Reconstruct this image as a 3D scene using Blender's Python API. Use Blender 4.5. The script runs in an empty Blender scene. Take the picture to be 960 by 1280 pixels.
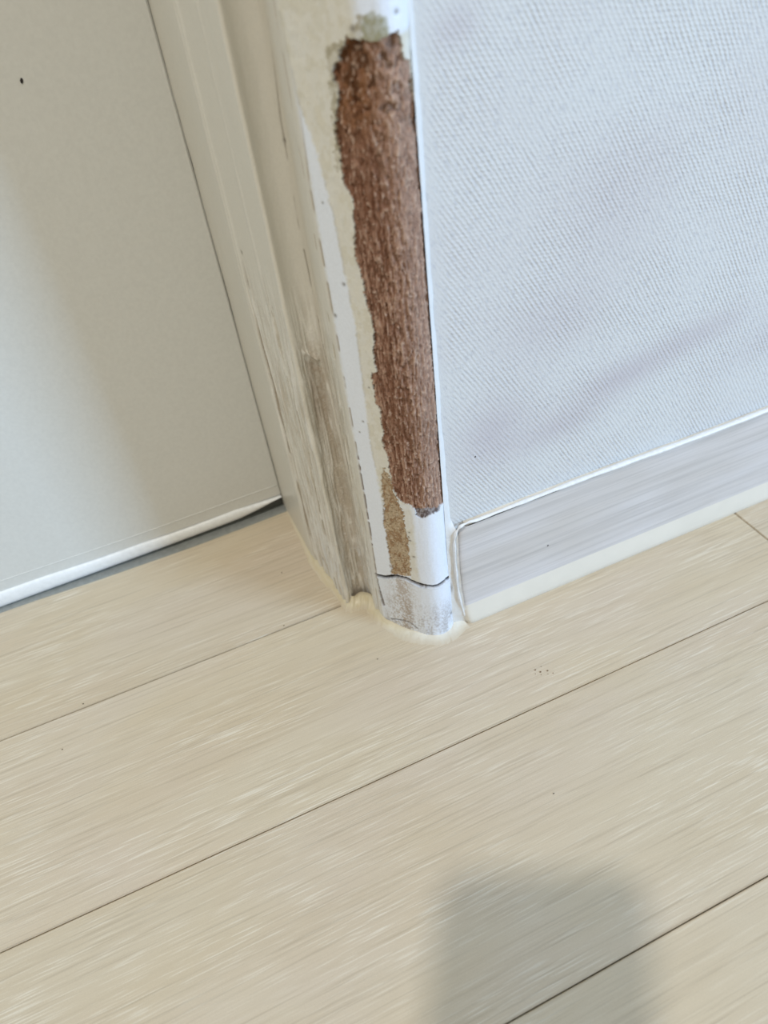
import bpy, bmesh, math, random
import numpy as np
from mathutils import Matrix, Vector
random.seed(4); rng = np.random.default_rng(4)
S = bpy.context.scene; COL = S.collection
MM = 0.001

# ------------------------------------------------------------------ camera, world, lights, exposure
H = 0.345                                   # lens height above the floor
RIGHT = Vector((0.91440996, -0.39016384, -0.10782671))
DOWN = Vector((-0.33796434, -0.58926047, -0.73386116))
FWD = Vector((0.22278807, 0.70749154, -0.67068711))
EYE = Vector((0, 0, H))
cd = bpy.data.cameras.new('camera'); cam = bpy.data.objects.new('camera', cd); COL.objects.link(cam)
cd.sensor_fit = 'HORIZONTAL'; cd.sensor_width = 36; cd.lens = 904.5 / 960 * 36
cd.clip_start = 0.004; cd.clip_end = 60
cd.dof.use_dof = True; cd.dof.focus_distance = 0.37; cd.dof.aperture_fstop = 10
R3 = Matrix((RIGHT, -DOWN, -FWD)).transposed()
cam.matrix_world = Matrix.Translation(EYE) @ R3.to_4x4()
S.camera = cam

w = bpy.data.worlds.new('world'); S.world = w; w.use_nodes = True
bg = w.node_tree.nodes['Background']; bg.inputs[0].default_value = (0.965, 0.91, 0.78, 1); bg.inputs[1].default_value = 0.46

def area(name, loc, target, sx, sy, power, col, shape='RECTANGLE'):
    l = bpy.data.lights.new(name, 'AREA'); l.shape = shape; l.size = sx; l.size_y = sy; l.energy = power; l.color = col
    o = bpy.data.objects.new(name, l); COL.objects.link(o); o.location = loc
    o.rotation_euler = (Vector(target) - Vector(loc)).to_track_quat('-Z', 'Y').to_euler(); return o
area('window_daylight', (2.5, -2.2, 1.35), (0, 0.3, 0.1), 0.7, 1.1, 108, (0.45, 0.69, 1.0))
area('ceiling_lamp_light', (-0.546, -0.51, 2.38), (-0.546, -0.51, 0), 0.12, 0.12, 24, (1.0, 0.94, 0.84), 'DISK')

vs = S.view_settings; vs.view_transform = 'Standard'; vs.look = 'None'; vs.exposure = -0.01; vs.gamma = 1; vs.use_curve_mapping = False

# ------------------------------------------------------------------ helpers
def lin(c):
    c = np.asarray(c, float) / 255
    return np.where(c <= .04045, c / 12.92, ((c + .055) / 1.055) ** 2.4)
def L4(r, g, b): return tuple(float(x) for x in lin((r, g, b))) + (1.0,)

def tag(o, label=None, cat=None, kind=None, group=None):
    if label: o['label'] = label
    if cat: o['category'] = cat
    if kind: o['kind'] = kind
    if group: o['group'] = group
    return o
def link(name, me, mat=None, parent=None):
    o = bpy.data.objects.new(name, me); COL.objects.link(o)
    if mat is not None and me is not None and not me.materials: me.materials.append(mat)
    if parent is not None: o.parent = parent
    return o
def mesh_np(name, V, F, col=None, smooth=True):
    """V (n,3) metres, F (m,4) quads"""
    me = bpy.data.meshes.new(name); V = np.asarray(V, np.float32); F = np.asarray(F, np.int32)
    me.vertices.add(len(V)); me.vertices.foreach_set('co', V.ravel())
    k = F.shape[1]
    me.loops.add(F.size); me.loops.foreach_set('vertex_index', F.ravel())
    me.polygons.add(len(F)); me.polygons.foreach_set('loop_start', np.arange(0, F.size, k, dtype=np.int32))
    me.polygons.foreach_set('loop_total', np.full(len(F), k, np.int32))
    if smooth: me.polygons.foreach_set('use_smooth', np.ones(len(F), bool))
    me.update(calc_edges=True); me.validate()
    if col is not None:
        a = me.color_attributes.new('Col', 'FLOAT_COLOR', 'POINT')
        c = np.ones((len(V), 4), np.float32); c[:, :3] = col; a.data.foreach_set('color', c.ravel())
    return me
def grid_faces(nu, nv):
    i = np.arange(nu - 1)[:, None] * nv + np.arange(nv - 1)[None, :]
    return np.stack([i, i + nv, i + nv + 1, i + 1], -1).reshape(-1, 4)
def sub_mesh(name, V, F, col, keep, smooth=True):
    F = F[keep]; idx, inv = np.unique(F, return_inverse=True)
    return mesh_np(name, V[idx], inv.reshape(F.shape), col[idx], smooth)
def box_me(name, a, b, bevel=0.0, seg=2):
    bm = bmesh.new(); bmesh.ops.create_cube(bm, size=1)
    for v in bm.verts: v.co = Vector([(a[i] + b[i]) / 2 + v.co[i] * (b[i] - a[i]) for i in range(3)])
    if bevel: bmesh.ops.bevel(bm, geom=bm.edges[:], offset=bevel, segments=seg, affect='EDGES')
    me = bpy.data.meshes.new(name); bm.to_mesh(me); bm.free(); return me
def prism_me(name, prof, z0, z1, n=1):
    P = np.array(prof, float); Z = np.linspace(z0, z1, n + 1)
    V = np.concatenate([[(x, y, z) for z in Z] for x, y in P]) * 1.0
    return mesh_np(name, V, grid_faces(len(P), n + 1), smooth=True)

def _h(i, j, seed):
    n = (i.astype(np.int64) * 374761393 + j.astype(np.int64) * 668265263 + seed * 1442695041) & 0x7fffffff
    n = ((n ^ (n >> 13)) * 1274126177) & 0x7fffffff
    return ((n ^ (n >> 16)) & 0xffff) / 65535.0
def vn(x, y, seed=0):
    xi = np.floor(x); yi = np.floor(y); fx = x - xi; fy = y - yi
    fx = fx * fx * (3 - 2 * fx); fy = fy * fy * (3 - 2 * fy); xi = xi.astype(int); yi = yi.astype(int)
    a = _h(xi, yi, seed); b = _h(xi + 1, yi, seed); c = _h(xi, yi + 1, seed); d = _h(xi + 1, yi + 1, seed)
    return (a * (1 - fx) + b * fx) * (1 - fy) + (c * (1 - fx) + d * fx) * fy
def fbm(x, y, seed=0, o=4):
    t = 0; a = 1; n = 0
    for k in range(o):
        t = t + a * vn(x * 2 ** k, y * 2 ** k, seed + k * 17); n += a; a *= .55
    return t / n                       # 0..1
def sstep(a, b, x):
    t = np.clip((x - a) / (b - a), 0, 1); return t * t * (3 - 2 * t)
def pip(px, py, poly):
    r = np.zeros(px.shape, bool); P = list(poly)
    for (x1, y1), (x2, y2) in zip(P, P[1:] + P[:1]):
        if y1 == y2: continue
        r ^= ((y1 > py) != (y2 > py)) & (px < (x2 - x1) * (py - y1) / (y2 - y1) + x1)
    return r
def seg_dist(px, py, pts):
    d = np.full(px.shape, 1e9)
    for (x1, y1), (x2, y2) in zip(pts[:-1], pts[1:]):
        dx, dy = x2 - x1, y2 - y1
        t = np.clip(((px - x1) * dx + (py - y1) * dy) / (dx * dx + dy * dy), 0, 1)
        d = np.minimum(d, np.hypot(px - x1 - t * dx, py - y1 - t * dy))
    return d
def mixc(c, new, m):
    m = np.asarray(m)[..., None]; return c * (1 - m) + np.asarray(new) * m
def catmull(P, n=24):
    P = np.array(P, float); P = np.vstack([2 * P[0] - P[1], P, 2 * P[-1] - P[-2]]); o = []
    for i in range(1, len(P) - 2):
        a, b, c, d = P[i - 1:i + 3]
        for t in np.arange(n) / n:
            o.append(.5 * ((2 * b) + (c - a) * t + (2 * a - 5 * b + 4 * c - d) * t * t + (3 * b - a - 3 * c + d) * t ** 3))
    o.append(P[-2]); return np.array(o)
def tube_me(name, path, rad, nseg=8, flat=1.0):
    """round bead along a path (metres); rad scalar or list"""
    P = [Vector(p) for p in path]; bm = bmesh.new(); rings = []
    R = rad if hasattr(rad, '__len__') else [rad] * len(P)
    for i, p in enumerate(P):
        t = (P[min(i + 1, len(P) - 1)] - P[max(i - 1, 0)]).normalized()
        u = Vector((0, 1, 0)); u = (u - t * u.dot(t)).normalized(); v = t.cross(u)
        rings.append([bm.verts.new(p + (u * math.cos(a) * flat + v * math.sin(a)) * R[i]) for a in [2 * math.pi * k / nseg for k in range(nseg)]])
    for a, b in zip(rings, rings[1:]):
        for k in range(nseg): bm.faces.new((a[k], a[(k + 1) % nseg], b[(k + 1) % nseg], b[k]))
    bm.faces.new(rings[0]); bm.faces.new(rings[-1][::-1])
    bmesh.ops.recalc_face_normals(bm, faces=bm.faces)
    me = bpy.data.meshes.new(name); bm.to_mesh(me); bm.free()
    for f in me.polygons: f.use_smooth = True
    return me

# ------------------------------------------------------------------ materials
class NT:
    def __init__(s, name):
        s.m = bpy.data.materials.new(name); s.m.use_nodes = True; s.t = s.m.node_tree; s.n = s.t.nodes; s.l = s.t.links
        s.b = s.n['Principled BSDF']
    def add(s, t, **k):
        n = s.n.new(t)
        for a, v in k.items(): setattr(n, a, v)
        return n
    def pos(s, scale=(1, 1, 1), rot=(0, 0, 0), src=None, offset_random=0):
        mp = s.add('ShaderNodeMapping'); mp.inputs['Scale'].default_value = scale; mp.inputs['Rotation'].default_value = rot
        if src is None:
            g = s.add('ShaderNodeNewGeometry'); src = g.outputs['Position']
        if offset_random:
            oi = s.add('ShaderNodeObjectInfo'); mu = s.add('ShaderNodeMath', operation='MULTIPLY'); mu.inputs[1].default_value = offset_random
            s.l.new(oi.outputs['Random'], mu.inputs[0]); va = s.add('ShaderNodeVectorMath', operation='ADD')
            s.l.new(src, va.inputs[0]); s.l.new(mu.outputs[0], va.inputs[1]); src = va.outputs[0]
        s.l.new(src, mp.inputs[0]); return mp.outputs[0]
    def noise(s, v, scale, detail=3, rough=.5, dist=0):
        n = s.add('ShaderNodeTexNoise'); s.l.new(v, n.inputs['Vector'])
        n.inputs['Scale'].default_value = scale; n.inputs['Detail'].default_value = detail
        n.inputs['Roughness'].default_value = rough; n.inputs['Distortion'].default_value = dist; return n.outputs[0]
    def ramp(s, f, stops):
        r = s.add('ShaderNodeValToRGB'); e = r.color_ramp.elements
        while len(e) < len(stops): e.new(.5)
        for i, (p, c) in enumerate(stops):
            e[i].position = p; e[i].color = c if hasattr(c, '__len__') else (c, c, c, 1)
        s.l.new(f, r.inputs[0]); return r.outputs[0]
    def mix(s, f, a, b, mode='MIX'):
        m = s.add('ShaderNodeMix', data_type='RGBA', blend_type=mode)
        for k, v in ((0, f), (6, a), (7, b)):
            if hasattr(v, 'is_linked') or hasattr(v, 'links'): s.l.new(v, m.inputs[k])
            else: m.inputs[k].default_value = v
        return m.outputs[2]
    def math(s, op, a, b=None, c=None):
        m = s.add('ShaderNodeMath', operation=op)
        for k, v in enumerate((a, b, c)):
            if v is None: continue
            if hasattr(v, 'links'): s.l.new(v, m.inputs[k])
            else: m.inputs[k].default_value = v
        return m.outputs[0]
    def bump(s, h, dist, strength=1.0):
        b = s.add('ShaderNodeBump'); b.inputs['Distance'].default_value = dist; b.inputs['Strength'].default_value = strength
        s.l.new(h, b.inputs['Height']); s.l.new(b.outputs[0], s.b.inputs['Normal'])
    def out(s, col=None, rough=.5, spec=.5):
        if col is not None:
            if hasattr(col, 'links'): s.l.new(col, s.b.inputs['Base Color'])
            else: s.b.inputs['Base Color'].default_value = col
        if hasattr(rough, 'links'): s.l.new(rough, s.b.inputs['Roughness'])
        else: s.b.inputs['Roughness'].default_value = rough
        s.b.inputs['Specular IOR Level'].default_value = spec; return s.m

def mat_simple(name, rgb, rough=.5, nscale=300, amt=.05, bump=0.0, spec=.5):
    t = NT(name); v = t.pos(); n = t.noise(v, nscale, 3)
    c = t.mix(t.ramp(n, [(.3, 0), (.7, 1)]), L4(*[x * (1 - amt) for x in rgb]), L4(*[min(255, x * (1 + amt)) for x in rgb]))
    if bump: t.bump(n, bump)
    return t.out(c, rough, spec)
def mat_attr(name, rough, nscale, amt, bump, spec=.5):
    t = NT(name); a = t.add('ShaderNodeVertexColor', layer_name='Col'); n = t.noise(t.pos(), nscale, 3, .6)
    c = t.mix(1.0, a.outputs[0], t.ramp(n, [(.25, 1 - amt), (.75, 1.0)]), 'MULTIPLY')
    if bump: t.bump(n, bump)
    return t.out(c, rough, spec)

def mat_plank():
    t = NT('pale_oak_plank')
    v1 = t.pos((5, 230, 1), (0, 0, math.radians(1.0)), offset_random=3.1); v2 = t.pos((16, 800, 1), offset_random=7.3)
    v3 = t.pos((6, 18, 1), offset_random=5.7); v4 = t.pos((42, 1300, 1), (0, 0, math.radians(-1.5)), offset_random=1.7)
    big = t.noise(v3, 1.3, 3, .5, .6); g1 = t.noise(v1, 1.0, 4, .6, .3); g2 = t.noise(v2, 1.0, 3, .6); g3 = t.noise(v4, 1.0, 2, .5)
    gate = t.ramp(t.noise(t.pos((8, 30, 1), offset_random=2.2), 1.0, 2), [(.4, .25), (.62, 1)])
    tint = t.noise(t.pos((9, 16, 1), offset_random=9.1), 1.0, 2)
    c = t.mix(t.ramp(big, [(.3, 0), (.7, 1)]), L4(206, 191, 165), L4(209, 197, 175))
    c = t.mix(t.ramp(tint, [(.42, 0), (.7, .5)]), c, L4(207, 193, 178))
    c = t.mix(t.ramp(g1, [(.45, 0), (.78, .42)]), c, L4(190, 175, 150))
    c = t.mix(t.ramp(g2, [(.53, 0), (.68, .45)]), c, L4(172, 158, 136))
    c = t.mix(t.math('MULTIPLY', t.ramp(g3, [(.54, 0), (.68, .55)]), gate), c, L4(238, 233, 220))
    c = t.mix(1.0, c, t.ramp(t.noise(t.pos((1, 2.2, 1)), 1500, 2, .6), [(.3, .93), (.7, 1.03)]), 'MULTIPLY')
    oi = t.add('ShaderNodeObjectInfo')
    c = t.mix(1.0, c, t.ramp(oi.outputs['Random'], [(0, .97), (1, 1.0)]), 'MULTIPLY')
    h = t.math('ADD', g2, t.math('MULTIPLY', g3, .8)); t.bump(h, .0001, .7)
    return t.out(c, t.ramp(g1, [(.3, .42), (.8, .54)]), .4)

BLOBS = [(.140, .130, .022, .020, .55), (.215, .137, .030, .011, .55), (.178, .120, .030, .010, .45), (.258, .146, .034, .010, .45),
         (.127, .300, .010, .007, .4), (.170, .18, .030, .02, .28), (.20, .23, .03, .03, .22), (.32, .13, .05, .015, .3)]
def mat_wallpaper():
    t = NT('woven_wallpaper'); g = t.add('ShaderNodeNewGeometry'); P = g.outputs['Position']
    # ribs lean 57 degrees across the wall (x,z plane)
    a = math.radians(57.2)
    sx = t.add('ShaderNodeSeparateXYZ'); t.l.new(P, sx.inputs[0]); X, Z = sx.outputs[0], sx.outputs[2]
    wob = t.noise(t.pos((1, 1, 1)), 60, 2)
    d = t.math('ADD', t.math('MULTIPLY', X, math.sin(a)), t.math('MULTIPLY', Z, math.cos(a)))   # across the ribs
    e = t.math('SUBTRACT', t.math('MULTIPLY', X, math.cos(a)), t.math('MULTIPLY', Z, math.sin(a)))
    d = t.math('ADD', d, t.math('MULTIPLY', wob, .0012))
    rib = t.math('SINE', t.math('MULTIPLY', d, 2 * math.pi / .0019))
    # cross threads: nearly level rows, broken up
    cz = t.math('ADD', t.math('MULTIPLY', Z, 1.0), t.math('MULTIPLY', X, .12))
    cross = t.math('SINE', t.math('MULTIPLY', t.math('ADD', cz, t.math('MULTIPLY', wob, .002)), 2 * math.pi / .0017))
    cmb = t.add('ShaderNodeCombineXYZ'); t.l.new(t.math('MULTIPLY', d, 900), cmb.inputs[0]); t.l.new(t.math('MULTIPLY', e, 260), cmb.inputs[1])
    strk = t.noise(cmb.outputs[0], 1.0, 2, .6)
    patch = t.ramp(t.noise(t.pos((1, 1, 1)), 35, 2), [(.35, .45), (.65, 1)])
    fine = t.noise(t.pos(), 1600, 2)
    edge = t.ramp(t.math('MULTIPLY', t.math('SUBTRACT', X, .113), 60), [(.12, .15), (.5, 1)])
    h = t.math('ADD', t.math('MULTIPLY', rib, .55), t.math('MULTIPLY', t.math('MULTIPLY', cross, t.math('ADD', rib, 1.6)), .15))
    h = t.math('ADD', h, t.math('MULTIPLY', strk, 1.8)); h = t.math('MULTIPLY', t.math('MULTIPLY', h, patch), edge)
    h = t.math('ADD', h, t.math('MULTIPLY', fine, 1.1))
    t.bump(h, .00022, .85)
    col = t.mix(t.ramp(t.noise(t.pos(), 14, 3), [(.35, 0), (.65, 1)]), L4(213, 213, 214), L4(216, 218, 219))
    col = t.mix(t.ramp(strk, [(.34, .30), (.46, 0)]), col, L4(165, 168, 180))
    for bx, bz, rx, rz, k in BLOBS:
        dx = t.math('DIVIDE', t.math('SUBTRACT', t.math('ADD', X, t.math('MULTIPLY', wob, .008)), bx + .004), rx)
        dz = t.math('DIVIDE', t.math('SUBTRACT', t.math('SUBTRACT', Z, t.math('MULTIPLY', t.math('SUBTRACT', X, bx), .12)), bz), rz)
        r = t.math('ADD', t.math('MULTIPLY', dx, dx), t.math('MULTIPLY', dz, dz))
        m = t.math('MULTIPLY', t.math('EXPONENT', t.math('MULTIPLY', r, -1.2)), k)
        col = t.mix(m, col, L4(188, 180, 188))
    return t.out(col, .72, .25)

def mat_baseboard():
    t = NT('grey_woodgrain_vinyl')
    g1 = t.noise(t.pos((9, 1, 300), (0, math.radians(2.5), 0)), 1.0, 3, .55, .4); g2 = t.noise(t.pos((14, 1, 750), (0, math.radians(2.5), 0)), 1.0, 2, .5); b = t.noise(t.pos((14, 1, 40)), 1.0, 2)
    c = t.mix(t.ramp(b, [(.3, 0), (.7, 1)]), L4(206, 201, 197), L4(217, 214, 215))
    c = t.mix(t.ramp(g1, [(.45, 0), (.72, .5)]), c, L4(176, 173, 171))
    c = t.mix(t.ramp(g2, [(.5, 0), (.75, .35)]), c, L4(170, 166, 164))
    return t.out(c, .38, .5)

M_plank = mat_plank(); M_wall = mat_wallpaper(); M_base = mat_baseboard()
M_gap = mat_simple('subfloor_dark', (104, 92, 76), .9)
M_paint = mat_attr('aged_white_paint', .36, 900, .07, .00008)
M_wood = mat_attr('bare_red_brown_wood', .85, 2200, .38, .00025, .15)
M_filler = mat_attr('rough_tan_filler', .9, 2600, .26, .00025, .2)
M_plain = mat_simple('white_gloss_paint', (214, 208, 190), .36, 250, .02)
M_door = mat_simple('grey_white_door_skin', (214, 215, 211), .42, 500, .012, .00003)
M_doorlip = mat_simple('white_door_sweep', (240, 243, 245), .4, 300, .02)
M_shade_strip = mat_simple('grey_shade_strip', (132, 136, 134), .6, 300, .05)
M_gap_shade = mat_simple('gap_shade_grey', (88, 90, 86), .7, 400, .06)
M_bead = mat_simple('white_bead', (234, 236, 238), .4, 500, .03)
M_lip = mat_simple('pale_vinyl_lip', (228, 223, 212), .42, 60, .012)
M_spot = mat_simple('dark_speck', (38, 34, 32), .8)
M_brown = mat_simple('brown_crumb', (120, 98, 74), .9)

# ------------------------------------------------------------------ floor, plank by plank
floor = link('floor', box_me('floor', (-1.6, -1.6, -.03), (1.9, .62, -.008)), M_gap)
tag(floor, 'pale wood-look floor of long planks with thin dark joints', kind='structure')
PW, PL, GAP = .1165, .9, .00055
y0 = .064
pm = box_me('plank', (0, 0, -.008), (PL - GAP, PW - GAP, 0), .00045, 2); pm.materials.append(M_plank)
stagger = {0: .12, 1: .317, 2: .74, 3: .5, -1: .55}
for r in range(-14, 5):
    y = y0 + r * PW
    off = stagger.get(r, (r * .37) % PL)
    if r == 1: off = .3175
    if r == 2: off = .72
    if r == 0: off = .62
    x = off - math.ceil((off + 1.6) / PL) * PL
    while x < 1.9:
        o = link('plank', pm, None, floor); o.location = (x, y + GAP, 0)
        x += PL

# ------------------------------------------------------------------ walls
WY = .252
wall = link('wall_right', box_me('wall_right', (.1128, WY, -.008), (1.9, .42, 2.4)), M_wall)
tag(wall, 'bluish white wallpapered wall with a woven slanting rib texture', kind='structure')
M_wall2 = M_wall
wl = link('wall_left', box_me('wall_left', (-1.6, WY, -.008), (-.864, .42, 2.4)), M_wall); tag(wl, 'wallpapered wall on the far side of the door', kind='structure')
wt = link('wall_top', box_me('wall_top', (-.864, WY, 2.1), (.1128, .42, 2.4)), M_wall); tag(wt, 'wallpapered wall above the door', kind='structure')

# ------------------------------------------------------------------ door frame (the damaged jamb), displaced surface in (s, z) millimetres
PR = [(52.6, 416), (53.2, 400), (53.7, 372), (54.0, 348), (54.8, 343), (56.5, 332), (58.2, 318), (59.9, 302), (60.8, 296.6), (62.6, 296.3),
      (66.0, 299.2), (70.5, 300.3), (74.8, 298.2), (76.3, 293.5), (75.5, 287.5), (75.4, 279.5), (76.6, 274.3), (80, 269.2), (85, 262.3),
      (90, 256), (95, 251), (101, 247.5), (107, 248), (111.5, 251), (113, 254.8), (113.3, 262)]
PF = catmull(PR); SS = np.concatenate([[0], np.cumsum(np.hypot(*np.diff(PF, axis=0).T))])
def on_prof(s):
    x = np.interp(s, SS, PF[:, 0]); y = np.interp(s, SS, PF[:, 1])
    e = .6; dx = np.interp(s + e, SS, PF[:, 0]) - np.interp(s - e, SS, PF[:, 0]); dy = np.interp(s + e, SS, PF[:, 1]) - np.interp(s - e, SS, PF[:, 1])
    n = np.hypot(dx, dy) + 1e-9
    return x, y, dy / n, -dx / n          # outward normal (towards the camera side)
WOOD = [(184.3,302.7),(185.9,302.0),(190.5,301.6),(195.1,301.0),(197.5,301.8),(199.2,302.8),(202.1,303.4),(202.5,300.6),(203.6,295.4),(206.5,293.7),
        (209.5,278),(209.6,245.7),(209.6,206.1),(209.8,170),(209.8,128.5),(209.8,99.9),(202.7,99.9),(196.6,102.1),(190.1,101.8),(188.6,103.7),
        (183.9,104.7),(181.1,108.2),(179.6,114.5),(179.1,133),(177,140.5),(178.5,146.1),(178.2,150.6),(178.8,158.3),(176.9,163.1),(176.4,168.5),
        (176.5,178),(179.5,179.5),(179.6,183.5),(178.3,188.3),(180,192.1),(180,195.1),(180.6,199.6),(180.1,204.3),(180.1,206.8),(178.6,211.8),
        (178.5,219),(177.9,224.6),(176.5,230.3),(176.7,233.5),(177.9,241),(177.8,247),(179,250.3),(177.7,255.1),(176.0,256.9),
        (176.4,267.1),(175,274.6),(178.4,286.1),(179.3,289.4),(177.7,290.6),(177,294.1),(180.3,296.8),(181.8,299.7)]
TAN = [(173.4,118.2),(172.9,105.4),(172.5,94.2),(171.9,85.4),(171.4,77.5),(172,70.5),(171.5,57.8),(171.5,46.5),(178.5,48.5),(183.7,50),(184.4,63.1),
       (185.3,82.7),(183.7,89.7),(183.7,98.1),(181.9,103),(180,110.5),(179.4,116.5),(177.8,122.6),(176,124)]
GREY = [(191.1,99.8),(190.9,97.4),(193.7,95.6),(199.2,97.8),(203.5,96.9),(204.2,99.9),(202.7,101.9),(190.1,102.8)]
CRACK = [(160,40.2),(166.3,41.5),(174.8,46.2),(181,47),(186.2,45),(189.8,44.1),(193.4,44),(199.3,44.3),(204.5,45.1),(210.6,43.2)]
CRACK2 = [(166.6,4.5),(174.9,7.8),(180.1,8),(184.7,4.5)]
GOUGE = [(160.3,37.5),(161.0,26),(162.2,15)]
ZT = 345.0
s_ax = np.concatenate([np.arange(0, 68, 1.0), np.arange(68, 220.2, .4)]); z_ax = np.arange(-1, ZT + .1, .4)
s, z = np.meshgrid(s_ax, z_ax, indexing='ij'); s = s.ravel(); z = z.ravel()
ns_, nz_ = len(s_ax), len(z_ax)
js = (fbm(s * .9, z * .9, 3) - .5) * 1.8 + (fbm(s * .3, z * .3, 5) - .5) * 1.5; jz = (fbm(s * .9, z * .9, 9) - .5) * 2.2
wood = pip(s + js, z + jz, WOOD)
tan_ = pip(s + js * 1.6, z + jz * 2, TAN) & ~wood
grey = pip(s + js * .8, z + jz * .8, GREY) & ~wood
top_k = sstep(262, 285, z)                                     # crumbly upper end of the bare wood
# greenish cream primer margin left of the bare wood
mr = 170.3 + np.interp(z, [0, 60, 95, 140, 200, 245, 268, 285, 310], [1, 1.5, 2, .2, 1.6, -1, -4, -9, -11])
cream = sstep(-.8, .8, s + js * .9 - mr) * (1 - sstep(209, 210, s)) * sstep(95, 110, z + js * 2)
cream = np.maximum(cream, .8 * sstep(183.5, 184.5, s + js * .4) * sstep(190, 187.5, s + js * .6) * sstep(104, 98, z) * sstep(44, 48, z))
cream = cream * (1 - sstep(301, 304, z + js) * sstep(186, 190, s + js))
cream_edge = np.exp(-((s + js * .5 - mr) / .5) ** 2) * (vn(s * .2, z * .15, 71) > .45)

h = (fbm(s * .08, z * .03, 31, 3) - .5) * .5 + (fbm(s * .5, z * .1, 32, 3) - .5) * .16
C_sheen_white = lin((236, 243, 255)); C_old = lin((218, 215, 205)); C_cream = lin((225, 222, 210))  # white paint tinted with the blue daylight it reflects
col = np.tile(C_old, (len(s), 1))
isw = sstep(159.2, 162.5, s + js * .5); col = mixc(col, C_sheen_white, isw)
col = mixc(col, C_sheen_white, .35 * sstep(100, 20, z) * sstep(60, 100, s))          # whiter low down
col = mixc(col, C_cream, cream * (.75 + .25 * fbm(s * .4, z * .2, 77)))
col = mixc(col, lin((212, 207, 188)), cream * .4 * (fbm(s * .35, z * .25, 80) > .56))
col = mixc(col, lin((176, 172, 158)), cream_edge * .35)
h -= cream * .15 + (fbm(s * .6, z * .4, 41) - .5) * .35 * cream
# brown mottling in the cove and at the foot
low = sstep(200, 60, z)
n1 = fbm(s * .25, z * .05, 51); n2 = fbm(s * 1.1, z * .6, 52); n3 = fbm(s * .9, z * .09, 53); n2f = fbm(s * 1.7, z * 1.3, 54, 3)
cove = np.exp(-((s - 131.5) / 5.2) ** 2)
col = mixc(col, lin((186, 172, 154)), np.clip(cove * (sstep(190, 165, z) * .65 + low * .25) * sstep(.30, .62, n1 * .6 + n2 * .4) * 1.5, 0, .85))
col = mixc(col, lin((176, 160, 136)), np.clip(np.exp(-((s - 113) / 6) ** 2) * low * sstep(.45, .65, n3) * .4, 0, .5))
col = mixc(col, lin((190, 180, 162)), np.clip(sstep(70, 80, s) * sstep(157, 150, s) * sstep(210, 120, z) * sstep(.50, .66, n3) * .6, 0, .6))
foot = sstep(40, 15, z) * sstep(160, 166, s)
col = mixc(col, lin((150, 140, 132)), np.clip(foot * sstep(.35, .75, n2f * .5 + n1 * .5) * .75, 0, .6))
mid = sstep(50, 42, z) * np.exp(-((s - 177) / 7) ** 2)
col = mixc(col, lin((168, 146, 122)), np.clip(mid * sstep(.35, .65, n2f * .6 + n1 * .4) * .9, 0, .65))
h += (n2 - .5) * .35 * foot + (n2 - .5) * .4 * cove * low
# ridges along the mouldings
rz = sstep(225, 170, z) * sstep(70, 76, s) * sstep(158, 154, s)
rg = 1 - np.abs(fbm(s * .22, z * .018, 55, 3) * 2 - 1) * 2.2; rg2 = 1 - np.abs(fbm(s * .5, z * .035, 56, 2) * 2 - 1) * 2.4
h += rz * (n2f - .5) * .45; col = mixc(col, lin((236, 234, 228)), rz * sstep(.55, .75, n2f) * .35)
h += rz * (rg * .75 + rg2 * .45 - .4)
col = mixc(col, lin((236, 233, 226)), np.clip(rz * sstep(.55, .95, rg) * .7, 0, .7)); col = mixc(col, lin((184, 174, 158)), np.clip(rz * sstep(.45, .1, rg2) * .45, 0, .5))
wv = (fbm(z * .03, z * 0 + 2, 61, 3) - .5) * 3; wv2 = (fbm(z * .05, z * 0 + 7, 62, 3) - .5) * 2
gate = sstep(.40, .60, fbm(z * .05, s * .02, 63, 2))
def ridge(s0, w, amp): 
    global h
    h += amp * np.exp(-((s - s0) / w) ** 2)
ridge(74.5 + wv, 1.3, .55); ridge(71.5 + wv, .9, -.35)
ridge(121 + wv2 * .5, 1.1, .5)
bl = sstep(215, 190, z)
h += (bl * gate * (n3 - .4)) * 1.3 * np.exp(-((s - 76 - wv) / 2.5) ** 2)
col = mixc(col, lin((140, 122, 98)), np.clip(bl * gate * np.exp(-((s - 78 - wv) / 1.1) ** 2) * .8, 0, .8))
col = mixc(col, lin((232, 228, 216)), np.clip(.5 * np.exp(-((s - 74.5 - wv) / .9) ** 2), 0, .6))
col = mixc(col, lin((228, 224, 212)), np.clip(.55 * np.exp(-((s - 121 - wv2 * .5) / .9) ** 2), 0, .6))
# second crease between reveal and corner
cr2 = 100 + wv * 1.3 + sstep(250, 120, z) * 8
h += -.35 * np.exp(-((s - cr2) / .9) ** 2) * sstep(.35, .5, fbm(z * .04, s * 0 + 4, 64, 2)) + .3 * np.exp(-((s - cr2 + 2) / 1.4) ** 2)
col = mixc(col, lin((150, 136, 112)), np.clip(bl * np.exp(-((s - cr2) / .8) ** 2) * sstep(.5, .62, n3) * .8, 0, .8))
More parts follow.
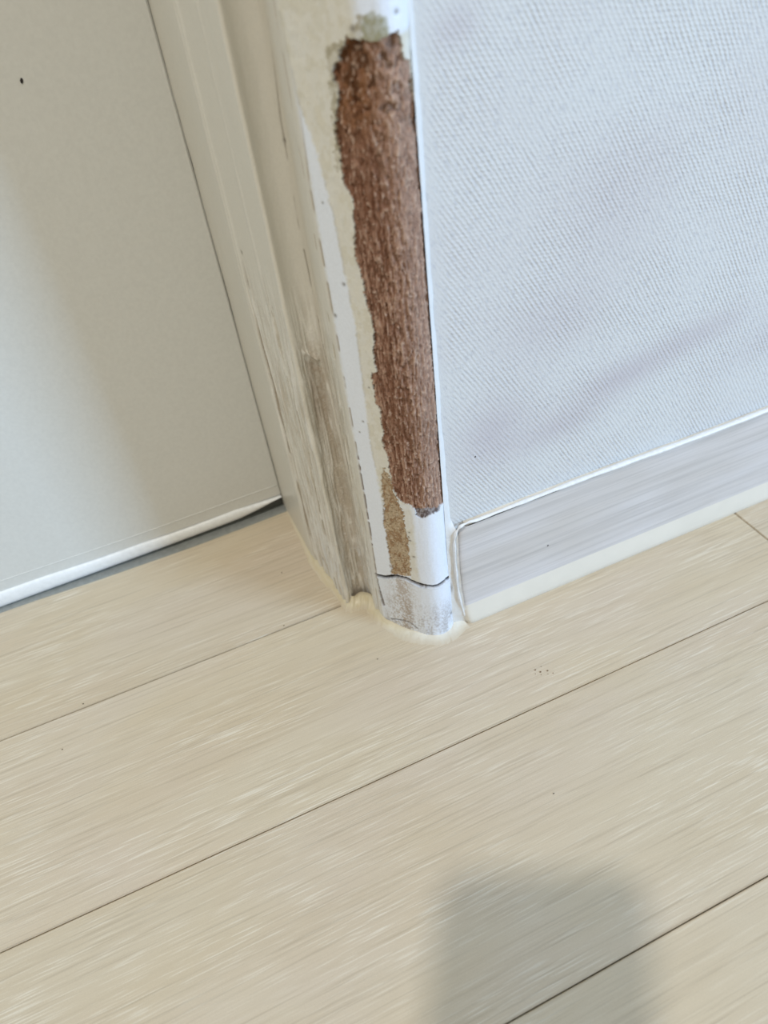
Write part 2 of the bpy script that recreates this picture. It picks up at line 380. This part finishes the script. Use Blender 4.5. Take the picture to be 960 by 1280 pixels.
# thin cracks in the corner joints
gD = sstep(.36, .5, fbm(z * .07, s * 0 + 1, 65, 3)); gE = sstep(.38, .52, fbm(z * .10, s * 0 + 3, 66, 3))
sD = np.interp(z, [0, 160, 235, 275, 312], [146, 139.2, 136.6, 137.4, 142]) + wv * .12; sE = np.interp(z, [0, 75, 160, 255, 313], [159.2, 161.0, 161.3, 159.8, 163.5]) + wv2 * .15
mD = np.exp(-((s - sD) / .38) ** 2) * gD * sstep(60, 110, z); mE = np.exp(-((s - sE) / .5) ** 2) * gE * sstep(300, 240, z)
h -= mD * .6 + mE * .45; col = mixc(col, lin((112, 96, 76)), np.clip(mD * .75, 0, 1)); 
col = mixc(col, lin((136, 112, 84)), np.clip(mE * .7, 0, 1))
mE3 = sstep(.75, .35, np.abs(s - sE - .1 + (n3 - .5) * .5)) * sstep(130, 124, z) * sstep(70, 74, z) * (vn(z * .30, s * 0, 69) > .42) + sstep(.5, .25, np.abs(s - sE)) * sstep(70, 66, z) * sstep(40, 46, z) * (vn(z * .4, s * 0, 70) > .6)
h -= mE3 * 1.2; col = mixc(col, lin((96, 66, 44)), np.clip(mE3, 0, 1) * .95)
mE2 = np.exp(-((s - 156.5 - wv * .2) / .45) ** 2) * sstep(.5, .6, fbm(z * .06, s * 0 + 9, 68, 3)); h -= mE2 * .5
col = mixc(col, lin((150, 128, 98)), np.clip(mE2 * .7, 0, 1))
# lifted paint flake in the cove
fl = np.exp(-((z - 176 + (s - 127) * .8) / 1.2) ** 2) * sstep(125, 127, s) * sstep(135, 133.5, s)
h += fl * 1.6; fu = sstep(125.5, 128, s) * sstep(136, 133, s) * sstep(173.5 - (s - 127) * .8, 171 - (s - 127) * .8, z) * sstep(118, 150, z)
h -= fu * .5; col = mixc(col, lin((150, 130, 108)), fu * .65 * (.4 + .6 * n2))
# pin marks
for (a, b, r) in [(137.5, 267, .8), (78.5, 214, 1.0), (105, 196, .9), (98.5, 190, .6), (165, 250, .5), (174, 170, .5), (168, 150, .6), (165, 143, .5), (186, 84, .6), (186, 78, .7), (187, 66, .8),
                  (187, 305, 1.0), (202, 308, .8), (169.0, 218, .8), (92, 18, 1.6), (207.5, 13.5, 1.4), (161.8, 203, .9)]:
    m = np.exp(-(((s - a) ** 2 + (z - b) ** 2) / r ** 2)); col = mixc(col, lin((96, 84, 70)), np.clip(m, 0, 1) * .8); h -= m * .4
# grey-green chip fringe along the top and upper left of the bare patch
fr = pip(s + js * 1.5, z + jz, [(176, 300), (175, 285), (174, 262), (182, 262), (200, 300), (197, 307), (190, 309), (187, 304)]) & ~wood
col = mixc(col, lin((168, 160, 136)), fr * (.35 + .5 * (n2 > .5)))
fr2 = pip(s + js, z + jz, [(190, 300), (190, 306), (193, 309.5), (199, 307), (198, 301)]) & ~wood
col = mixc(col, lin((150, 150, 118)), fr2 * .6)
# gouge and cracks at the foot
d = seg_dist(s + js * .5, z, GOUGE); m = sstep(1.4, .3, d) * (n3 + n2 > .8); h -= m * 1.1; col = mixc(col, lin((84, 62, 44)), m * .85)
d = seg_dist(s, z + js * .5, CRACK); wdt = .85 + .35 * np.exp(-((s - 190) / 4) ** 2); m = np.exp(-(d / wdt) ** 2); h -= m * 2.0; crack = d < wdt * .75
col = mixc(col, lin((46, 32, 24)), np.clip(m * 1.3, 0, 1)); h += .35 * np.exp(-((d - 1.2) / .8) ** 2)
below = sstep(0, 1.0, np.interp(s, [p[0] for p in CRACK], [p[1] for p in CRACK]) - z) * sstep(159.5, 161, s); h += below * .5
d = seg_dist(s, z + js * .3, CRACK2); m = np.exp(-(d / .4) ** 2); h -= m; col = mixc(col, lin((70, 54, 40)), np.clip(m, 0, 1))
# bare wood
st = fbm(s * 1.3, z * .10, 101, 4); st2 = fbm(s * 2.6, z * .45, 102, 3); cb = fbm(s * .55, z * .5, 103, 4); pit = fbm(s * 1.0, z * .35, 104, 3)
fib = (st * .6 + st2 * .4) * (1 - top_k * .7) + (cb * .75 + st2 * .25) * top_k * .7
hw = -.75 + (fib - .5) * 2.2 - .45 * sstep(.58, .70, pit) + .3 * (vn(s * 2.4, z * 1.6, 105) - .5) - .35 * top_k
hw -= .3 * sstep(3.0, .5, s - 177.5) * n2
hw -= top_k * 1.0 * sstep(.5, .62, fbm(s * .25, z * .22, 106, 3))
cw = mixc(np.tile(lin((184, 146, 126)), (len(s), 1)), lin((134, 94, 74)), sstep(.60, .36, fib))
cw = mixc(cw, lin((214, 182, 160)), sstep(.55, .70, fib) * .7)
cw = mixc(cw, lin((96, 62, 44)), sstep(.58, .72, pit) * .5)
cw = mixc(cw, lin((146, 98, 60)), top_k * sstep(204, 186, s) * (.35 + .5 * sstep(.4, .6, cb)))
cw = mixc(cw, lin((88, 56, 36)), top_k * sstep(.52, .66, fbm(s * .25, z * .22, 106, 3)) * .7)
cw = mixc(cw, lin((134, 90, 68)), .55 * np.exp(-((z - 252) / 12) ** 2) * sstep(204, 190, s)); cw = mixc(cw, lin((128, 90, 68)), .4 * np.exp(-((z - 152) / 10) ** 2))
fk = fbm(s * 1.1, z * .55, 108, 3); cw = mixc(cw, lin((228, 200, 180)), sstep(.62, .74, fk) * .55); hw += .35 * sstep(.60, .74, fk)
cw = mixc(cw, lin((104, 68, 50)), sstep(.36, .26, fk) * .5)
cw = mixc(cw, lin((222, 192, 172)), .30 * sstep(188, 200, s))  # right side lightened in the colour where it faces the daylight
cw = mixc(cw, lin((64, 48, 36)), sstep(208.2, 209.4, s + js * .5) * (vn(z * .3, s * 0, 107) > .62) * .9)
h = np.where(wood, hw, h); col = np.where(wood[:, None], cw, col)
# tan filler
ht = -.45 + (fbm(s * 1.6, z * 1.2, 111, 3) - .5) * 1.1
ct = mixc(np.tile(lin((206, 186, 158)), (len(s), 1)), lin((178, 148, 116)), sstep(.42, .62, fbm(s * .5, z * .25, 112, 3)))
ct = mixc(ct, lin((216, 200, 176)), sstep(.56, .7, fbm(s * 1.4, z * 1.0, 113, 3)) * .8); ct = mixc(ct, lin((130, 100, 74)), sstep(.62, .72, fbm(s * 1.7, z * 1.5, 114, 3)) * .7)
h = np.where(tan_, ht, h); col = np.where(tan_[:, None], ct, col)
hg = -.7 + (fbm(s * 1.2, z * 1.2, 121, 3) - .5) * .8; cg = mixc(np.tile(lin((166, 158, 158)), (len(s), 1)), lin((112, 100, 98)), sstep(.45, .6, n2))
h = np.where(grey, hg, h); col = np.where(grey[:, None], cg, col)
h *= sstep(219, 211.5, s) * .85 + .15                       # stay clear of the wall
x, y, nx, ny = on_prof(s)
V = np.stack([x + nx * h, y + ny * h, z], -1) * MM
F = grid_faces(ns_, nz_)
cls = np.zeros(len(s), int); cls[wood] = 1; cls[tan_] = 2; cls[grey] = 3; cls[crack & ~wood] = 4
# bleeding paint edge gets a torn pale rim
fc = cls[F].max(axis=1)
frame = link('trim_1', sub_mesh('door_frame_paint', V, F, col, fc == 0), M_paint)
tag(frame, 'chipped cream-white painted door frame standing between door and wallpapered wall', kind='structure')
tag(link('bare_wood', sub_mesh('bare_wood', V, F, col, fc == 1), M_wood, frame), 'long strip of bare red-brown wood where the coating is torn off')
tag(link('filler_patch', sub_mesh('filler_patch', V, F, col, fc == 2), M_filler, frame), 'rough tan patch below and left of the bare wood')
tag(link('torn_film_edge', sub_mesh('torn_film_edge', V, F, col, fc == 3), M_filler, frame), 'grey torn edge just under the bare wood')
tag(link('crack', sub_mesh('crack', V, F, col, fc == 4), M_paint, frame), 'dark wavy crack across the foot of the frame')
# the same moulding above the close-up zone, undamaged; back and far jamb
prof = [(px * MM, py * MM) for px, py in PF[::3]]
link('upper_moulding', prism_me('upper_moulding', prof, ZT * MM, 2.1, 8), M_plain, frame)
link('frame_core', box_me('frame_core', (.0795, .276, 0), (.1120, .42, 2.1)), M_plain, frame)
far = [(-.75 - (px * MM - .0), py * MM) for px, py in PF[::3]]
farj = [(-(px * MM) - .698, py * MM) for px, py in PF[::3]][::-1]
tj = link('trim_2', prism_me('far_jamb', farj, 0, 2.1, 8), M_plain); tag(tj, 'plain painted door frame jamb on the far side of the door', kind='structure')
link('frame_core', box_me('frame_core', (-.86, .276, 0), (-.775, .42, 2.1)), M_plain, tj)

# ------------------------------------------------------------------ sealant smeared round the frame's foot
OUT = [(52.6,402),(52.0,396.9),(51.3,373.6),(50.0,344.8),(51.8,325.4),(55.9,298.6),(58.5,289.4),(63.9,287.4),(68.4,286.4),(68.8,276.5),(72.7,269.5),(78.0,256.4),(84.0,248.7),(98.0,240.1),(107.0,239.4),(120.5,244.0)]
INN = [(55.5,402,2),(55.1,395.6,2),(55.9,373,3),(55.8,345,4),(59.2,330,9),(62.1,309,6),(64.2,297.6,5),(69.6,296.8,6),(73.9,294.2,6),(76.5,288.3,6),(76.5,273.2,3),(85.0,263.7,2.5),(91.5,256.6,2.5),(101.5,249.0,2.5),(110.5,251.6,3),(117.5,253.0,6)]
O_ = catmull(OUT, 14); I_ = catmull(INN, 14)
# push the inner edge onto/into the moulding
nn, nt = len(O_), 14
t = np.linspace(0, 1, nt)[None, :]; k = np.arange(nn)[:, None] + 0 * t; t = t + 0 * k
wob = (fbm(k * .12, t * 1.5, 201, 3) - .5)
off = t ** .8; zz = t ** 1.9
X = O_[:, 0:1] * (1 - off) + I_[:, 0:1] * off; Y = O_[:, 1:2] * (1 - off) + I_[:, 1:2] * off
Zt = np.maximum(.05, I_[:, 2:3] * zz * (1 + wob * .5) + wob * 1.0 * np.sin(t * math.pi))
edge = (fbm(k * .35, t * 0, 203, 4) - .5) * (1 - t) * 4.2
X = X - edge * .7; Y = Y - edge * .7; Zt[:, 0] = -.3
Vs = np.stack([X, Y, Zt], -1).reshape(-1, 3) * MM
kk = (k / nn).ravel(); tt = t.ravel()
cs = mixc(np.tile(lin((218, 209, 182)), (len(kk), 1)), lin((224, 220, 208)), sstep(.62, .85, kk))
cs = mixc(cs, lin((208, 197, 177)), sstep(.65, 0, tt) * .95)
cs = mixc(cs, lin((190, 168, 124)), np.exp(-((kk - .28) / .03) ** 2) * sstep(.4, .9, tt) * .8)
cs = mixc(cs, lin((205, 190, 150)), sstep(.5, .7, fbm(k * .1, t * 3, 205)).ravel() * .4 * (1 - sstep(.6, .8, kk)))
cs = mixc(cs, lin((120, 100, 74)), np.exp(-((tt - .97) / .05) ** 2) * ((kk > .42) & (kk < .62)) * .6)
M_seal = mat_attr('sealant', .38, 700, .05, .0001)
tag(link('sealant', mesh_np('sealant', Vs, grid_faces(nn, nt)[:, ::-1], cs), M_seal, frame), 'yellowed cream sealant smeared along the foot of the frame')

# caulk down the joint of frame and wall, widening beside the baseboard
zc = np.linspace(0, 2.1, 700) if False else np.concatenate([np.arange(0, .36, .0012), np.linspace(.37, 2.1, 12)])
uc = np.linspace(0, 1, 9)
Z2, U2 = np.meshgrid(zc, uc, indexing='ij')
xe = np.interp(Z2, [0, .006, .02, .05, .074, .080, .088, .15, .36, 2.2], [.1225, .1205, .1180, .1166, .1168, .1160, .1146, .1137, .1134, .1134])
X2 = .1106 + (xe - .1106) * U2 + (fbm(Z2 * 90, U2 * 0, 211, 3) - .5) * .0010 * U2
lowc = 1 - sstep(.076, .084, Z2)
ye = .2480 * lowc + (WY + .0002) * (1 - lowc)
Y2 = .2500 * (1 - U2) + ye * U2 + np.sin(U2 * math.pi) * (.0007 * lowc - .0004 * (1 - lowc)) - (fbm(Z2 * 250, U2 * 4, 213, 2) - .5) * .0005
Vc = np.stack([X2, Y2, Z2], -1).reshape(-1, 3)
cc = mixc(np.tile(lin((232, 234, 236)), (len(Vc), 1)), lin((206, 198, 182)), (sstep(.09, .07, Z2) * .55 * fbm(Z2 * 300, U2 * 3, 215)).ravel())
cc = mixc(cc, lin((110, 96, 80)), (np.exp(-((Z2 - .034) / .004) ** 2) * (U2 < .3) * .6).ravel())
tag(link('caulk_bead', mesh_np('caulk_bead', Vc, grid_faces(len(zc), len(uc))[:, ::-1], cc), M_seal, frame), 'thin pale caulk line between frame and wall')

# ------------------------------------------------------------------ baseboard
def top_z(x): return .0800 - max(0, x - .15) * .010 + .0004 * math.sin(x * 40)
XE = 1.9
xs = np.concatenate([np.linspace(0, .02, 24), np.arange(.024, .6, .008), np.linspace(.62, XE - .118, 20)]) + .1180
# face: grid over (u along, v up) with rounded upper-left corner
nv = 40; vv = np.linspace(0, 1, nv)
Vb = []
for v in vv:
    for xx in xs:
        tz = top_z(xx) - .0012; zb = v * tz
        xl = np.interp(zb * 1000, [0, 8, 30, 53, 70, 75, 78.8], [119.6, 118.2, 116.0, 115.2, 115.6, 116.8, 120.5]) * MM
        x_ = max(xx, xl) if xx > .1205 else xl + (xx - .118) / .0025 * (.1205 - xl)
        dd = (x_ - xl)
        yy = np.interp(zb * 1000, [0, 1, 6, 13, 17.5, 20, 75, 79], [246.6, 245.8, 246.2, 247.4, 248.2, 248.5, 248.5, 248.7]) * MM
        yy += .003 * math.exp(-dd / .0010)
        Vb.append((x_, yy, zb))
Vb = np.array(Vb); Fb = grid_faces(nv, len(xs))
zmid = Vb[Fb].mean(axis=1)[:, 2]
col_b = np.ones((len(Vb), 3)) * .5
base = link('baseboard_right', sub_mesh('baseboard_right', Vb, Fb, col_b, zmid > .0165), M_base)
tag(base, 'grey wood-grain vinyl baseboard along the wallpapered wall', kind='structure')
tag(link('foot_lip', sub_mesh('foot_lip', Vb, Fb, col_b, zmid <= .0165), M_lip, base), 'pale flared lip along the floor')
bk = link('backing', box_me('backing', (.121, .2492, 0), (XE, WY, .077)), M_base, base)
path = [(.1190, .2492, .006), (.1178, .2490, .012), (.1158, .2487, .025), (.1148, .2486, .04), (.1145, .2486, .055), (.1146, .2486, .068), (.1152, .2486, .0745), (.1168, .2486, .0785), (.1195, .2486, .0806), (.124, .2486, .0812)]
path = [tuple(p) for p in catmull(path, 6)]
rr = [.0006 + .0002 * math.sin(i * .7) for i in range(len(path))]
for xx in np.concatenate([np.arange(.128, .62, .006), np.linspace(.64, XE, 14)]):
    path.append((float(xx), .2488, top_z(xx) + .0006)); rr.append(min(.0013, .0007 + (xx - .12) * .006) + .00012 * math.sin(xx * 210) + .0001 * math.sin(xx * 520))
tag(link('top_bead', tube_me('top_bead', path, rr, 10, 1.3), M_bead, base), 'thin white bead round the upper edge and left end')
pth = [(float(xx), .2512, top_z(xx) - .0004) for xx in np.linspace(.122, XE, 60)]
link('top_ledge', tube_me('top_ledge', pth, .0010, 8, 2.4), M_lip, base)

# ------------------------------------------------------------------ door
YD = .405
door = link('door_1', None); door.location = (0, 0, 0); tag(door, 'grey-white flat door with a white strip along its lower edge', kind='structure')
panel = link('door_panel', box_me('door_panel', (-.75, YD, .0124), (.0528, YD + .036, 2.08), .0008), M_door, door)
n = 120; pts = []; xs_ = np.linspace(-.748, .0522, n)
# lower skin fold: faint ridge line about 21 mm up
link('skin_fold', tube_me('skin_fold', [(float(a), YD + .0001, .0218 + .0006 * math.sin(a * 30)) for a in xs_], .00045, 8), M_door, door)
def zlo(a): return float(np.interp(a * 1000, [-748, -149, -49, 19, 34, 44, 52], [1.0, 1.3, 2.8, 4.4, 7.0, 9.5, 11.8])) * MM  # lower edge rises towards the frame, its shade put into the shape
def zhi(a): return float(np.interp(a * 1000, [-748, -150, -46, 17, 49, 52], [15, 14.4, 12.6, 12.9, 12.3, 12.3])) * MM + .00025 * math.sin(a * 95) + .00035 * math.exp(-((a + .051) / .004) ** 2) + .0005 * math.exp(-((a - .017) / .003) ** 2)
Vd = []
prof_d = [(.0012, 1.0), (-.0006, .985), (-.0016, .9), (-.0020, .7), (-.0020, .4), (-.0014, .15), (-.0002, .02), (.0030, 0.0)]
for a in xs_:
    lo, hi = zlo(a), zhi(a)
    for dy, kz in prof_d: Vd.append((a, YD + dy, lo + (hi - lo) * kz))
tag(link('door_sweep', mesh_np('door_sweep', np.array(Vd), grid_faces(n, len(prof_d))[:, ::-1]), M_doorlip, door), 'white strip along the bottom edge, tapered in the shape of the frame shade')
gs = [(-750, 402), (-149, 401), (-49, 398), (19, 398.5), (53, 400.5)]  # grey strip added on the floor as the shade under the door
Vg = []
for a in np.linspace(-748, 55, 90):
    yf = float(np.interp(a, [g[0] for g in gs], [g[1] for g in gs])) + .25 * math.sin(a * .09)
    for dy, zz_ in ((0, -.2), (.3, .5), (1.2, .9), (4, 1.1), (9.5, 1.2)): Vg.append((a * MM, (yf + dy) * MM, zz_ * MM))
tag(link('floor_shade_strip', mesh_np('floor_shade_strip', np.array(Vg), grid_faces(90, 5)), M_shade_strip, door), 'thin grey strip on the floor, painted shade under the door')
link('gap_shade_block', box_me('gap_shade_block', (-.748, YD + .0032, .0002), (.0522, YD + .032, .0134)), M_gap_shade, door)  # dark block behind the sweep, added as the shaded gap
sp = bmesh.new(); bmesh.ops.create_icosphere(sp, subdivisions=2, radius=.0008)
for v in sp.verts: v.co = Vector((v.co.x * .9, v.co.y * .4, v.co.z * 1.3 + v.co.x * .5))
me = bpy.data.meshes.new('speck'); sp.to_mesh(me); sp.free()
o = link('speck', me, M_spot); o.location = (-.0109, YD - .0002, .2871); o.parent = door; tag(o, 'tiny black speck on the door')

spk = me
for par_, pts_ in ((base, [(0.1739, 0.2484, 0.0389)]), (wall, [(0.1304, 0.252, 0.1199)]), (floor, [(0.1074, 0.1359, 0.0), (0.0313, 0.3431, 0.0), (0.0615, 0.249, 0.0), (-0.1177, 0.2746, 0.0), (-0.1038, 0.2999, 0.0), (0.0194, 0.2993, 0.0)])):
    for q_ in pts_:
        o = link('speck', spk, None, par_); o.location = q_; o.scale = (.55, .7, .5)
# ------------------------------------------------------------------ crumbs on the floor
bm = bmesh.new()
for cx, cy, r, q in [(137.5, 201, .45, 0), (139.3, 198.6, .5, 0), (143.2, 197.5, .45, 1), (145.0, 194.8, .3, 0), (141.5, 201.5, .28, 0), (138.6, 196.8, .25, 1), (142.2, 195.5, .25, 0), (136.2, 198.8, .22, 0)]:
    mt = Matrix.Translation((cx * MM, cy * MM, r * .25 * MM)) @ Matrix.Diagonal((1.3, 1, .5, 1))
    bmesh.ops.create_icosphere(bm, subdivisions=1, radius=r * MM, matrix=mt)
me = bpy.data.meshes.new('crumbs'); bm.to_mesh(me); bm.free()
tag(link('crumbs', me, M_brown), 'tiny cluster of brown crumbs on the plank in front of the baseboard', 'crumbs', 'stuff')

# ------------------------------------------------------------------ the phone that takes the picture (its shadow falls on the floor)
ph = bpy.data.objects.new('smartphone', None); COL.objects.link(ph)
tag(ph, 'dark smartphone held over the floor, casting the rounded shadow on the planks', 'phone')
up = -DOWN
c0 = EYE - FWD * .0022 + RIGHT * (.020 - .0385) + up * (.015 - .0775)      # centre of the back face
ph.matrix_world = Matrix.Translation(c0) @ R3.to_4x4()
M_ph = mat_simple('phone_shell', (40, 42, 46), .35); M_gl = mat_simple('phone_glass', (12, 12, 14), .08)
def slab(name, w_, h_, z0_, z1_, r, m, loc=(0, 0)):
    bm = bmesh.new(); P = []
    for sx, sy, a0 in ((1, 1, 0), (-1, 1, 90), (-1, -1, 180), (1, -1, 270)):
        for k in range(9):
            a = math.radians(a0 + k * 90 / 8); P.append((loc[0] + sx * (w_ / 2 - r) + r * math.cos(a), loc[1] + sy * (h_ / 2 - r) + r * math.sin(a)))
    lo_ = [bm.verts.new((x_, y_, z0_)) for x_, y_ in P]; hi_ = [bm.verts.new((x_, y_, z1_)) for x_, y_ in P]
    bm.faces.new(lo_[::-1]); bm.faces.new(hi_)
    for i in range(len(P)): bm.faces.new((lo_[i], lo_[(i + 1) % len(P)], hi_[(i + 1) % len(P)], hi_[i]))
    e = [ed for ed in bm.edges if len(ed.link_faces) == 2 and abs(ed.calc_face_angle(0)) > 1]
    bmesh.ops.bevel(bm, geom=e, offset=min(.0015, (z1_ - z0_) * .35), segments=3, affect='EDGES')
    me = bpy.data.meshes.new(name); bm.to_mesh(me); bm.free(); return link(name, me, m, ph)
slab('body', .077, .155, 0, .0085, .011, M_ph)
slab('screen', .072, .150, .0084, .0090, .009, M_gl)
slab('lens_ring', .012, .012, -.0010, .0004, .0059, M_gl, (-(.020 - .0385), -(.015 - .0775)))
slab('lens_ring', .012, .012, -.0010, .0004, .0059, M_gl, (-(.020 - .0385), -(.015 - .0775) - .019))

# ------------------------------------------------------------------ ceiling lamp
lp = bpy.data.objects.new('ceiling_lamp', None); COL.objects.link(lp); lp.location = (-.546, -.51, 2.4)
tag(lp, 'small round ceiling lamp above the floor, out of the picture', 'lamp')
bm = bmesh.new(); bmesh.ops.create_cone(bm, cap_ends=True, segments=48, radius1=.075, radius2=.075, depth=.02, matrix=Matrix.Translation((0, 0, 0.005)))
me = bpy.data.meshes.new('housing'); bm.to_mesh(me); bm.free(); link('housing', me, M_bead, lp)
S.cycles.use_denoising = True
